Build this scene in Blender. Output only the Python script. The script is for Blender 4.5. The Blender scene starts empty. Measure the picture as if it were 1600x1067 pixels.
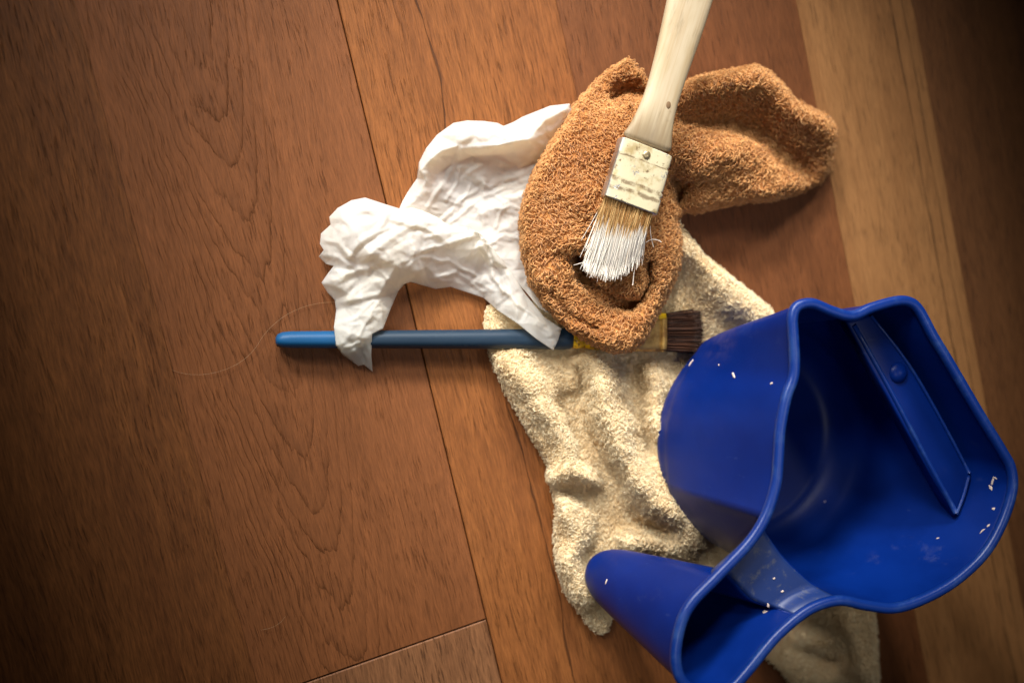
import bpy, bmesh, math
import numpy as np
from mathutils import Vector, Matrix
from mathutils.geometry import delaunay_2d_cdt
from mathutils.bvhtree import BVHTree

rng = np.random.default_rng(7)
S = bpy.context.scene
COL = S.collection

# ------------------------------------------------------------------ camera
CAM_H = 0.72                      # metres above the floor
FPX = 1556.0                      # focal length in photo pixels (35 mm lens)
cx_ = np.array([.9502, 0, .3115]); cx_ /= np.linalg.norm(cx_)
_a = .0286 * cx_[2] / cx_[0]
cy_ = np.array([_a, math.sqrt(1 - _a * _a - .0286 ** 2), -.0286])
cz_ = np.cross(cx_, cy_)
cam_d = bpy.data.cameras.new('camera'); cam = bpy.data.objects.new('camera', cam_d); COL.objects.link(cam)
cam.matrix_world = Matrix(((cx_[0], cy_[0], cz_[0], 0), (cx_[1], cy_[1], cz_[1], 0), (cx_[2], cy_[2], cz_[2], CAM_H), (0, 0, 0, 1)))
cam_d.lens = FPX / 1600 * 36; cam_d.sensor_width = 36
cam_d.clip_start = .01; cam_d.clip_end = 20
cam_d.dof.use_dof = True; cam_d.dof.focus_distance = .705; cam_d.dof.aperture_fstop = 2.8
S.camera = cam

def at(u, v, h):
    """world point(s) at height h seen at photo pixel (u, v)"""
    u = np.asarray(u, float); v = np.asarray(v, float); h = np.asarray(h, float)
    d = (u[..., None] - 800) * cx_ - (v[..., None] - 533.5) * cy_ - FPX * cz_
    return np.array([0, 0, CAM_H]) + d * ((h - CAM_H) / d[..., 2])[..., None]

# ------------------------------------------------------------------ light
W = bpy.data.worlds.new('World'); S.world = W; W.use_nodes = True
bg = W.node_tree.nodes['Background']; bg.inputs[0].default_value = (1.0, .86, .70, 1); bg.inputs[1].default_value = .016
def spot(name, loc, target, power, size, angle, blend, col):
    l = bpy.data.lights.new(name, 'SPOT'); o = bpy.data.objects.new(name, l); COL.objects.link(o)
    o.location = loc; d = Vector(target) - Vector(loc)
    o.rotation_euler = d.to_track_quat('-Z', 'Y').to_euler()
    l.energy = power; l.shadow_soft_size = size; l.spot_size = math.radians(angle); l.spot_blend = blend; l.color = col
    return o
KEY_T = (.315, -.01, 0)
# spots spread over an unseen window's area, up-left; two weak fills are added
def aimed_spot(az, el, dist, power, size=.15, ang=19.6, blend=.78, col=(1.0, .985, .95)):  # cone kept narrow so its falloff darkens the edges of the frame
    a_, e_ = math.radians(az), math.radians(el)      # az from picture-up, to the left positive
    p = (KEY_T[0] - dist * math.cos(e_) * math.sin(a_), KEY_T[1] + dist * math.cos(e_) * math.cos(a_), dist * math.sin(e_))
    spot('window_and_fill_lamp', p, KEY_T, power, size, ang, blend, col)
for az, el, w in ((52, 33, .9), (32, 30, 2.1), (10, 31, 2.2), (44, 46, .5), (18, 46, .6), (-14, 36, .9)):
    aimed_spot(az, el, 2.25, 75 * w)
aimed_spot(150, 74, 2.2, 20); aimed_spot(-100, 66, 2.2, 14)  # added fill spots, apart from the window
S.view_settings.view_transform = 'Standard'; S.view_settings.look = 'None'
S.view_settings.exposure = 0; S.view_settings.gamma = 1
S.render.engine = 'CYCLES'

# ------------------------------------------------------------------ node helpers
class NT:
    def __init__(s, name):
        m = bpy.data.materials.new(name); m.use_nodes = True; s.m = m; s.t = m.node_tree
        s.b = s.t.nodes['Principled BSDF']; s.out = s.t.nodes['Material Output']
    def n(s, kind, **kw):
        x = s.t.nodes.new(kind)
        for k, v in kw.items(): setattr(x, k, v)
        return x
    def put(s, sock, v):
        if hasattr(v, 'is_output'): s.t.links.new(v, sock)
        elif v is not None:
            try: sock.default_value = v
            except Exception: sock.default_value = (*v, 1)
    def math(s, op, a, b=None, c=None, clamp=False):
        x = s.n('ShaderNodeMath', operation=op, use_clamp=clamp)
        for i, v in enumerate((a, b, c)):
            if v is not None: s.put(x.inputs[i], v)
        return x.outputs[0]
    def vec(s, x, y, z):
        c = s.n('ShaderNodeCombineXYZ')
        for i, v in enumerate((x, y, z)): s.put(c.inputs[i], v)
        return c.outputs[0]
    def noise(s, vec, scale=1, detail=3, rough=.55, dist=0):
        x = s.n('ShaderNodeTexNoise'); s.put(x.inputs['Vector'], vec)
        x.inputs['Scale'].default_value = scale; x.inputs['Detail'].default_value = detail
        x.inputs['Roughness'].default_value = rough; x.inputs['Distortion'].default_value = dist
        return x.outputs['Fac']
    def ramp(s, f, a, b, smooth=True):
        x = s.n('ShaderNodeMapRange', interpolation_type='SMOOTHSTEP' if smooth else 'LINEAR')
        s.put(x.inputs[0], f); x.inputs[1].default_value = a; x.inputs[2].default_value = b
        return x.outputs[0]
    def mix(s, f, a, b, mode='MIX'):
        x = s.n('ShaderNodeMix', data_type='RGBA', blend_type=mode)
        s.put(x.inputs[0], f); s.put(x.inputs[6], a); s.put(x.inputs[7], b)
        return x.outputs[2]
    def obj(s): return s.n('ShaderNodeTexCoord').outputs['Object']
    def xyz(s, v):
        x = s.n('ShaderNodeSeparateXYZ'); s.put(x.inputs[0], v); return x.outputs
    def attr(s, name):
        return s.n('ShaderNodeAttribute', attribute_name=name).outputs['Fac']
    def bump(s, h, strength=.3, dist=.001):
        x = s.n('ShaderNodeBump'); s.put(x.inputs['Height'], h); x.inputs['Strength'].default_value = strength
        x.inputs['Distance'].default_value = dist; s.t.links.new(x.outputs[0], s.b.inputs['Normal'])
    def fin(s, col=None, rough=None, metal=None, spec=None):
        if col is not None: s.put(s.b.inputs['Base Color'], col)
        if rough is not None: s.put(s.b.inputs['Roughness'], rough)
        if metal is not None: s.put(s.b.inputs['Metallic'], metal)
        if spec is not None: s.b.inputs['Specular IOR Level'].default_value = spec
        return s.m

# ------------------------------------------------------------------ object helpers
def mesh(name, V, F, mat=None, parent=None, smooth=True, attrs=None):
    me = bpy.data.meshes.new(name)
    V = np.asarray(V, float)
    if isinstance(F, np.ndarray):
        nf, k = F.shape
        me.vertices.add(len(V)); me.vertices.foreach_set('co', V.ravel().astype(np.float32))
        me.loops.add(nf * k); me.loops.foreach_set('vertex_index', F.ravel().astype(np.int32))
        me.polygons.add(nf); me.polygons.foreach_set('loop_start', (np.arange(nf) * k).astype(np.int32))
        me.update(calc_edges=True); me.validate()
    else:
        me.from_pydata([tuple(v) for v in V], [], F)
    if attrs:
        for k, a in attrs.items():
            me.attributes.new(k, 'FLOAT', 'POINT').data.foreach_set('value', np.asarray(a, np.float32))
    me.polygons.foreach_set('use_smooth', [smooth] * len(me.polygons))
    if mat: me.materials.append(mat)
    o = bpy.data.objects.new(name, me); COL.objects.link(o)
    if parent: o.parent = parent
    return o
def tag(o, label=None, cat=None, group=None, kind=None):
    for k, v in (('label', label), ('category', cat), ('group', group), ('kind', kind)):
        if v: o[k] = v
    return o
def empty(name, loc=(0, 0, 0)):
    o = bpy.data.objects.new(name, None); COL.objects.link(o); o.location = loc; o.empty_display_size = .03
    return o
def to_parent(o, p):
    """parent keeping the world place of vertices (meshes are built in world coordinates)"""
    o.parent = p; o.matrix_parent_inverse = Matrix.Translation(p.location).inverted()
    return o
def loft(rings, closed=True, cap0=False, cap1=False):
    n = len(rings[0]); V = np.concatenate(rings); F = []
    for r in range(len(rings) - 1):
        for i in range(n if closed else n - 1):
            j = (i + 1) % n
            F.append((r * n + i, r * n + j, (r + 1) * n + j, (r + 1) * n + i))
    if cap0: F.append(tuple(range(n))[::-1])
    if cap1: F.append(tuple((len(rings) - 1) * n + i for i in range(n)))
    return V, F
def catmull(P, n, closed=True):
    P = np.asarray(P, float); m = len(P); out = []
    segs = m if closed else m - 1
    for i in range(segs):
        if closed: p = [P[(i + k) % m] for k in (-1, 0, 1, 2)]
        else: p = [P[min(max(i + k, 0), m - 1)] for k in (-1, 0, 1, 2)]
        for t in np.linspace(0, 1, 12, endpoint=False):
            out.append(.5 * (2 * p[1] + (p[2] - p[0]) * t + (2 * p[0] - 5 * p[1] + 4 * p[2] - p[3]) * t * t + (3 * p[1] - p[0] - 3 * p[2] + p[3]) * t ** 3))
    if not closed: out.append(P[-1])
    out = np.array(out)
    q = np.vstack([out, out[:1]]) if closed else out
    L = np.concatenate([[0], np.cumsum(np.linalg.norm(np.diff(q, axis=0), axis=1))])
    s = np.linspace(0, L[-1], n, endpoint=not closed)
    return np.stack([np.interp(s, L, q[:, k]) for k in range(q.shape[1])], 1)
def vnoise(x, y, seed=0):
    """smooth 2-D value noise in 0..1"""
    r = np.random.default_rng(seed).random((64, 64))
    xi = np.floor(x).astype(int); yi = np.floor(y).astype(int); fx = x - xi; fy = y - yi
    fx = fx * fx * (3 - 2 * fx); fy = fy * fy * (3 - 2 * fy)
    g = lambda a, b: r[a % 64, b % 64]
    return (g(xi, yi) * (1 - fx) + g(xi + 1, yi) * fx) * (1 - fy) + (g(xi, yi + 1) * (1 - fx) + g(xi + 1, yi + 1) * fx) * fy
def in_poly(P, Q):
    x, y = P[:, 0], P[:, 1]; ins = np.zeros(len(P), bool); n = len(Q)
    for i in range(n):
        x0, y0 = Q[i]; x1, y1 = Q[(i + 1) % n]
        c = (y0 > y) != (y1 > y)
        with np.errstate(divide='ignore', invalid='ignore'):
            ins ^= c & (x < (x1 - x0) * (y - y0) / (y1 - y0 + 1e-12) + x0)
    return ins
def edge_dist(P, Q):
    d = np.full(len(P), 1e9); n = len(Q); idx = np.zeros(len(P)); 
    for i in range(n):
        a = Q[i]; b = Q[(i + 1) % n]; ab = b - a
        t = np.clip(((P - a) @ ab) / (ab @ ab + 1e-12), 0, 1)
        e = np.linalg.norm(P - a - t[:, None] * ab, axis=1)
        m = e < d; d[m] = e[m]; idx[m] = i + t[m]
    return d, idx
def rbf(C, smooth=0.0):
    C = np.asarray(C, float); P = C[:, :2]; h = C[:, 2]; n = len(P)
    A = np.zeros((n + 3, n + 3)); A[:n, :n] = np.linalg.norm(P[:, None] - P[None], axis=2) + smooth * np.eye(n)
    A[:n, n] = A[n, :n] = 1; A[:n, n + 1:n + 3] = P / 100; A[n + 1:n + 3, :n] = (P / 100).T
    w = np.linalg.solve(A, np.concatenate([h, [0, 0, 0]]))
    def f(u, v):
        Q = np.stack([u, v], 1)
        return np.linalg.norm(Q[:, None] - P[None], axis=2) @ w[:n] + w[n] + Q / 100 @ w[n + 1:]
    return f
def tri_sheet(outline, step, jit=.35, seed=0):
    """triangulated sheet of pixel points inside an outline"""
    r = np.random.default_rng(seed); Q = np.asarray(outline, float)
    lo, hi = Q[:, :2].min(0), Q[:, :2].max(0)
    gy = np.arange(lo[1], hi[1], step * .87); P = []
    for k, y in enumerate(gy):
        xs = np.arange(lo[0] + (k % 2) * step / 2, hi[0], step)
        P.append(np.stack([xs, np.full(len(xs), y)], 1))
    P = np.concatenate(P); P += r.uniform(-jit, jit, P.shape) * step
    P = P[in_poly(P, Q)]; d, _ = edge_dist(P, Q); P = P[d > step * .55]
    A = np.concatenate([Q, P]); n = len(Q)
    vs, _, fs, ov, _, _ = delaunay_2d_cdt([Vector(a) for a in A], [], [list(range(n))], 1, 1e-5)
    vs = np.array([tuple(v) for v in vs]); F = np.array([f for f in fs if len(f) == 3])
    a, b, c = vs[F[:, 0]], vs[F[:, 1]], vs[F[:, 2]]
    s = (b[:, 0] - a[:, 0]) * (c[:, 1] - a[:, 1]) - (b[:, 1] - a[:, 1]) * (c[:, 0] - a[:, 0])
    F[s > 0] = F[s > 0][:, ::-1]            # pixel v points down: clockwise here is up in the world
    return vs, F
def densify(Q, step):
    Q = np.asarray(Q, float); out = []
    for i in range(len(Q)):
        a, b = Q[i], Q[(i + 1) % len(Q)]; k = max(1, int(round(np.linalg.norm((b - a)[:2]) / step)))
        for t in range(k): out.append(a + (b - a) * t / k)
    return np.array(out)
def facets(P, cell, seed, stretch=(1, 1), ang=0.0):
    """random creased facets: heights on a jittered net, joined by straight triangles"""
    r = np.random.default_rng(seed); c, s = math.cos(ang), math.sin(ang)
    R = np.stack([(P[:, 0] * c + P[:, 1] * s) / stretch[0], (-P[:, 0] * s + P[:, 1] * c) / stretch[1]], 1) / cell
    lo = np.floor(R.min(0)) - 2; hi = np.ceil(R.max(0)) + 2
    g = np.stack(np.meshgrid(np.arange(lo[0], hi[0]), np.arange(lo[1], hi[1])), -1).reshape(-1, 2)
    g = g + r.uniform(-.42, .42, g.shape); hz = r.uniform(-1, 1, len(g))
    vs, _, fs, ov, _, _ = delaunay_2d_cdt([Vector(a) for a in g], [], [], 0, 1e-6)
    vs = np.array([tuple(v) for v in vs]); hh = np.array([hz[o[0]] for o in ov]); out = np.zeros(len(P))
    for f in fs:
        a, b, d = vs[f[0]], vs[f[1]], vs[f[2]]
        mn = np.minimum(np.minimum(a, b), d); mx = np.maximum(np.maximum(a, b), d)
        k = np.nonzero((R[:, 0] >= mn[0]) & (R[:, 0] <= mx[0]) & (R[:, 1] >= mn[1]) & (R[:, 1] <= mx[1]))[0]
        if not len(k): continue
        den = (b[1] - d[1]) * (a[0] - d[0]) + (d[0] - b[0]) * (a[1] - d[1])
        l1 = ((b[1] - d[1]) * (R[k, 0] - d[0]) + (d[0] - b[0]) * (R[k, 1] - d[1])) / den
        l2 = ((d[1] - a[1]) * (R[k, 0] - d[0]) + (a[0] - d[0]) * (R[k, 1] - d[1])) / den
        l3 = 1 - l1 - l2; m = (l1 > -1e-6) & (l2 > -1e-6) & (l3 > -1e-6)
        out[k[m]] = l1[m] * hh[f[0]] + l2[m] * hh[f[1]] + l3[m] * hh[f[2]]
    return out
def vnormals(V, F):
    n = np.cross(V[F[:, 1]] - V[F[:, 0]], V[F[:, 2]] - V[F[:, 0]]); N = np.zeros_like(V)
    for k in range(3): np.add.at(N, F[:, k], n)
    return N / (np.linalg.norm(N, axis=1)[:, None] + 1e-12)
def terry(V, F, count, R, thick, seed, flow=0.0, skip=None, NS=3):
    """curled yarn loops standing on a surface, all in one mesh"""
    r = np.random.default_rng(seed); N = vnormals(V, F)
    a, b, c = V[F[:, 0]], V[F[:, 1]], V[F[:, 2]]
    ar = np.linalg.norm(np.cross(b - a, c - a), axis=1)
    k = r.choice(len(F), count, p=ar / ar.sum())
    w = r.random((count, 2)); w[w.sum(1) > 1] = 1 - w[w.sum(1) > 1]
    P = a[k] + w[:, :1] * (b - a)[k] + w[:, 1:] * (c - a)[k]
    n = N[F[k, 0]] * (1 - w.sum(1))[:, None] + N[F[k, 1]] * w[:, :1] + N[F[k, 2]] * w[:, 1:]
    n /= np.linalg.norm(n, axis=1)[:, None] + 1e-9
    if skip is not None:
        m = ~skip(P); P, n = P[m], n[m]
    cnt = len(P)
    fl = flow + 1.3 * (vnoise(P[:, 0] * 28 + 50, P[:, 1] * 28 + 50, seed + 1) - .5) * 3 + r.normal(0, .8, cnt)
    t = np.stack([np.cos(fl), np.sin(fl), np.zeros(cnt)], 1); t -= n * (t * n).sum(1)[:, None]
    t /= np.linalg.norm(t, axis=1)[:, None] + 1e-9; bn = np.cross(n, t)
    RR = R * r.uniform(.65, 1.45, cnt); stretch = r.uniform(1.1, 2.1, cnt); pm = r.uniform(2.3, 4.3, cnt); tw = r.normal(0, .55, cnt)
    K = 6; rings = []
    th = thick * r.uniform(.75, 1.25, cnt)
    pts = []
    for i in range(K):
        ph = pm * i / (K - 1)
        pts.append(P - n * R * .35 + t * ((1 - np.cos(ph)) * RR)[:, None] + n * (np.sin(np.minimum(ph, 3.6)) * RR * stretch)[:, None] + bn * (tw * RR * np.sin(ph * .8))[:, None])
    pts = np.stack(pts, 1)                                  # cnt,K,3
    tg = np.gradient(pts, axis=1); tg /= np.linalg.norm(tg, axis=2)[..., None] + 1e-12
    s1 = np.cross(tg, bn[:, None]); s1 /= np.linalg.norm(s1, axis=2)[..., None] + 1e-12
    s2 = np.cross(tg, s1)
    taper = np.array([1, 1, 1.12, 1.15, .95, .55])
    ang = np.arange(NS) * 2 * np.pi / NS
    VV = pts[:, :, None] + (th[:, None] * taper)[..., None, None] * (np.cos(ang)[None, None, :, None] * s1[:, :, None] + np.sin(ang)[None, None, :, None] * s2[:, :, None])
    base = (np.arange(cnt) * K * NS)[:, None, None, None]
    i = np.arange(K - 1)[None, :, None, None] * NS; j = np.arange(NS)[None, None, :, None]; j2 = (j + 1) % NS
    Fq = np.concatenate([base + i + j, base + i + j2, base + i + NS + j2, base + i + NS + j], 3).reshape(-1, 4)
    tint = np.repeat(r.random(cnt), K * NS)
    return VV.reshape(-1, 3), Fq, tint
def tubes(lines, rad, NS=3):
    """many thin round strands; lines: list of (K,3), rad: list of (K,)"""
    V = []; F = []; al = []; o = 0
    for L, rr in zip(lines, rad):
        K = len(L); tg = np.gradient(L, axis=0); tg /= np.linalg.norm(tg, axis=1)[:, None] + 1e-12
        ref = np.array([.3, .2, .93]); s1 = np.cross(tg, ref); s1 /= np.linalg.norm(s1, axis=1)[:, None] + 1e-12; s2 = np.cross(tg, s1)
        for i in range(K):
            for k in range(NS):
                q = 2 * math.pi * k / NS
                V.append(L[i] + rr[i] * (math.cos(q) * s1[i] + math.sin(q) * s2[i])); al.append(i / (K - 1))
        for i in range(K - 1):
            for k in range(NS):
                k2 = (k + 1) % NS
                F.append((o + i * NS + k, o + i * NS + k2, o + (i + 1) * NS + k2, o + (i + 1) * NS + k))
        F.append(tuple(o + k for k in range(NS))); F.append(tuple(o + (K - 1) * NS + k for k in range(NS))[::-1])
        o += K * NS
    return np.array(V), F, np.array(al)
def bar(stations, NS=20, power=2.0, cap=True):
    """stations: (left px, right px, top height, thickness) -> superellipse rings"""
    rings = []
    for (lu, lv, ru, rv, h, th) in stations:
        L = at(lu, lv, h - th / 2); R = at(ru, rv, h - th / 2); c = (L + R) / 2; s = (R - L) / 2
        s[2] = 0
        q = np.linspace(0, 2 * np.pi, NS, endpoint=False) + math.pi / NS
        C, Sn = np.cos(q), np.sin(q)
        C = np.sign(C) * np.abs(C) ** (2 / power); Sn = np.sign(Sn) * np.abs(Sn) ** (2 / power)
        rings.append(c + C[:, None] * s + Sn[:, None] * np.array([0, 0, th / 2]))
    return loft(rings, True, cap, cap)
def fix_normals(o):
    bm = bmesh.new(); bm.from_mesh(o.data); bmesh.ops.recalc_face_normals(bm, faces=bm.faces); bm.to_mesh(o.data); bm.free()
    return o

# ------------------------------------------------------------------ materials
def wood(name, light, dark, pore=.55, cath=None, streak=None, seed=0., fine=1.0):
    m = NT(name); x, y, _ = m.xyz(m.obj()); sx = m.math('ADD', x, seed); sy = m.math('ADD', y, seed * 1.7)
    wob = m.noise(m.vec(m.math('MULTIPLY', sx, 14), m.math('MULTIPLY', sy, 7), seed), 1, 3)
    xw = m.math('ADD', sx, m.math('MULTIPLY', m.math('SUBTRACT', wob, .5), .012))
    band = m.noise(m.vec(m.math('MULTIPLY', xw, 85), m.math('MULTIPLY', sy, 3.2), seed), 1, 4, .6)
    blot = m.noise(m.vec(m.math('MULTIPLY', xw, 13), m.math('MULTIPLY', sy, 5), seed + 3), 1, 3, .6)
    fib = m.noise(m.vec(m.math('MULTIPLY', xw, 900), m.math('MULTIPLY', sy, 70), seed), 1, 3, .7)
    por = m.noise(m.vec(m.math('MULTIPLY', xw, 760), m.math('MULTIPLY', sy, 46), seed + 9), 1, 3, .6)
    pmask = m.ramp(m.noise(m.vec(m.math('MULTIPLY', xw, 30), m.math('MULTIPLY', sy, 9), seed + 5), 1, 3), .32, .58)
    pores = m.math('MULTIPLY', m.ramp(por, .56, .68), pmask)
    tone = m.math('ADD', m.math('MULTIPLY', m.ramp(band, .28, .72), .5), m.math('MULTIPLY', m.ramp(blot, .25, .75), .5))
    col = m.mix(tone, dark, light)
    h = m.math('MULTIPLY', pores, -1.0)
    if cath:
        x0, k, freq, wid = cath
        dx = m.math('SUBTRACT', m.math('ADD', x, m.math('MULTIPLY', m.math('SUBTRACT', wob, .5), .016)), x0)
        ydir = m.noise(m.vec(m.math('MULTIPLY', x, 330), m.math('MULTIPLY', y, 14), 3.3), 1, 3)
        ph = m.math('SUBTRACT', y, m.math('MULTIPLY', m.math('ABSOLUTE', m.math('POWER', m.math('ABSOLUTE', dx), 1.8)), k))
        ph = m.math('ADD', m.math('MULTIPLY', ph, freq), m.math('ADD', m.math('MULTIPLY', ydir, .55), m.math('MULTIPLY', wob, 2.6)))
        fr = m.math('FRACT', ph)
        line = m.math('POWER', m.math('SUBTRACT', 1.0, fr), 14.0)
        late = m.math('POWER', m.math('SUBTRACT', 1.0, fr), 2.0)
        msk = m.math('MULTIPLY', m.ramp(dx, -wid, -wid * .5), m.math('SUBTRACT', 1.0, m.ramp(dx, wid * .12, wid * .7)))
        brk = m.ramp(m.noise(m.vec(m.math('MULTIPLY', x, 120), m.math('MULTIPLY', y, 22), 8.1), 1, 3), .40, .60)
        amt = m.math('MULTIPLY', m.math('MULTIPLY', line, msk), m.math('ADD', .35, m.math('MULTIPLY', brk, .65)))
        col = m.mix(m.math('MULTIPLY', m.math('MULTIPLY', late, msk), .22), col, tuple(c * .62 for c in dark))
        col = m.mix(m.math('MULTIPLY', amt, .38), col, tuple(c * .3 for c in dark))
        h = m.math('SUBTRACT', h, m.math('MULTIPLY', amt, 2.0))
    if streak:
        for (s0, amp, y0, y1, wd) in streak:
            sw = m.noise(m.vec(0, m.math('MULTIPLY', y, 9), s0 * 90), 1, 3)
            dd = m.math('ABSOLUTE', m.math('SUBTRACT', x, m.math('ADD', s0, m.math('MULTIPLY', m.math('SUBTRACT', sw, .5), amp))))
            wl = m.math('MULTIPLY', m.ramp(m.noise(m.vec(2, m.math('MULTIPLY', y, 24), s0 * 50), 1, 2), .3, .7), wd)
            f = m.math('SUBTRACT', 1.0, m.ramp(m.math('DIVIDE', dd, m.math('ADD', wl, .0002)), .4, 1.1))
            lim = m.math('MULTIPLY', m.ramp(y, y0 - .02, y0 + .02), m.math('SUBTRACT', 1.0, m.ramp(y, y1 - .02, y1 + .02)))
            f = m.math('MULTIPLY', f, lim)
            col = m.mix(m.math('MULTIPLY', f, .75), col, tuple(c * .22 for c in dark))
            h = m.math('SUBTRACT', h, f)
    col = m.mix(m.math('MULTIPLY', pores, pore), col, tuple(c * .33 for c in dark))
    fb = m.math('ADD', 1 - .30 * fine, m.math('MULTIPLY', m.ramp(fib, .3, .7, False), .60 * fine))
    col = m.mix(1.0, col, m.vec(fb, fb, fb), 'MULTIPLY')
    # worn scratches
    sc = m.noise(m.vec(m.math('ADD', m.math('MULTIPLY', x, 40), m.math('MULTIPLY', y, 28)), m.math('SUBTRACT', m.math('MULTIPLY', y, 260), m.math('MULTIPLY', x, 330)), seed + 2), 1, 2)
    scm = m.ramp(m.noise(m.vec(m.math('MULTIPLY', x, 22), m.math('MULTIPLY', y, 22), seed + 7), 1, 2), .5, .66)
    scr = m.math('MULTIPLY', m.ramp(sc, .72, .80), scm)
    col = m.mix(m.math('MULTIPLY', scr, .4), col, tuple(c * .35 for c in dark))
    m.bump(m.math('ADD', h, m.math('MULTIPLY', fib, 1.2)), .8, .0004)
    r = m.math('ADD', .50, m.math('MULTIPLY', fib, .16))
    return m.fin(col, r, 0, .28)
def lin(r, g, b):
    f = lambda c: (c / 255 / 12.92) if c / 255 <= .04045 else ((c / 255 + .055) / 1.055) ** 2.4
    return (f(r), f(g), f(b))
M = {}
M['subfloor'] = NT('subfloor').fin((.02, .012, .008), .9)
def cloth_mat(name, a, b, c):
    m = NT(name); t = m.attr('tint'); p = m.obj()
    n = m.noise(p, 30, 3)
    col = m.mix(m.ramp(t, 0, 1), a, b)
    col = m.mix(m.math('MULTIPLY', m.ramp(n, .45, .75), .55), col, c)
    m.b.inputs['Sheen Weight'].default_value = .15
    return m.fin(col, .95, 0, .1)
M['brown_terry'] = cloth_mat('brown_terry', lin(190, 130, 74), lin(216, 162, 104), lin(180, 116, 60))
M['cream_terry'] = cloth_mat('cream_terry', lin(236, 210, 166), lin(246, 229, 192), lin(226, 192, 138))
def tissue_mat():
    m = NT('tissue_paper'); p = m.obj()
    n = m.noise(p, 900, 2); n2 = m.noise(p, 24, 3)
    col = m.mix(m.ramp(n2, .35, .7), lin(247, 249, 251), lin(246, 245, 240))
    m.bump(m.math('ADD', m.noise(p, 260, 3), m.math('MULTIPLY', n, .4)), .3, .0006)
    m.fin(col, .85, 0, .15)
    tr = m.n('ShaderNodeBsdfTranslucent'); m.put(tr.inputs[0], lin(250, 242, 224))
    mx = m.n('ShaderNodeMixShader'); mx.inputs[0].default_value = .6
    m.t.links.new(m.b.outputs[0], mx.inputs[1]); m.t.links.new(tr.outputs[0], mx.inputs[2]); tp = m.n('ShaderNodeBsdfTransparent'); m2 = m.n('ShaderNodeMixShader'); m2.inputs[0].default_value = .10
    m.t.links.new(mx.outputs[0], m2.inputs[1]); m.t.links.new(tp.outputs[0], m2.inputs[2]); m.t.links.new(m2.outputs[0], m.out.inputs[0])
    return m.m
M['tissue'] = tissue_mat()
def pail_mat():
    m = NT('blue_plastic'); p = m.obj()
    n = m.noise(p, 14, 4, .65); f = m.noise(p, 420, 2)
    col = m.mix(m.ramp(n, .3, .75), (.0003, .014, .135), (.0004, .020, .18))
    m.bump(m.math('ADD', f, m.math('MULTIPLY', n, .4)), .10, .0004)
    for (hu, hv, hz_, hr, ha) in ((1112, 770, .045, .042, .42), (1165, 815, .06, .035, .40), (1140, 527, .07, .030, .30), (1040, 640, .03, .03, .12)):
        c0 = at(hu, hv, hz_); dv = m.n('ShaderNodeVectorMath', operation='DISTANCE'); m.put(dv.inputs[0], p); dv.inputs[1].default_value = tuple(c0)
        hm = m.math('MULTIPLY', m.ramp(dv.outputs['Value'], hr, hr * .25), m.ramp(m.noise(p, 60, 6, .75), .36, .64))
        col = m.mix(m.math('MULTIPLY', hm, ha), col, (.15, .115, .21))  # patchy pale sheen, the cream cloth's reflection painted into the colour
    sc = m.noise(m.vec(*[m.math('MULTIPLY', q_, k_) for q_, k_ in zip(m.xyz(p), (60, 420, 90))]), 1, 3)
    sm_ = m.math('MULTIPLY', m.ramp(sc, .66, .74), m.ramp(m.noise(p, 26, 3), .52, .66))
    smear = m.math('MULTIPLY', m.ramp(m.noise(p, 38, 5, .72), .58, .74), m.ramp(m.noise(p, 9, 2), .45, .6))
    col = m.mix(m.math('MULTIPLY', sm_, .22), col, (.10, .14, .30))
    col = m.mix(m.math('MULTIPLY', smear, .16), col, (.12, .14, .24))
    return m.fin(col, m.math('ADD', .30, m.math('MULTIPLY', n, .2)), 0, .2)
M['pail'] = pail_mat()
def rim_mat():
    m = NT('worn_blue_plastic'); p = m.obj()
    n = m.ramp(m.noise(p, 55, 5, .7), .48, .72)
    col = m.mix(m.math('MULTIPLY', n, .6), (.002, .026, .19), (.03, .08, .25))
    m.bump(m.noise(p, 300, 3), .15, .0005)
    return m.fin(col, .36, 0, .5)
M['rim'] = rim_mat()
def dried_paint():
    m = NT('dried_paint'); n = m.noise(m.obj(), 300, 3)
    return m.fin(m.mix(n, lin(196, 168, 152), lin(232, 214, 200)), .6, 0, .3)
M['paint'] = dried_paint()
def crust():
    m = NT('plaster_film_sheen'); p = m.obj(); n = m.ramp(m.noise(p, 160, 4, .7), .52, .68)
    m.fin(m.mix(m.math('MULTIPLY', n, .5), (.012, .034, .15), lin(96, 98, 104)), .42, 0, .5)  # plaster crust over a base greyed to stand for reflected light
    return m.m
M['film'] = crust()
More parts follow.
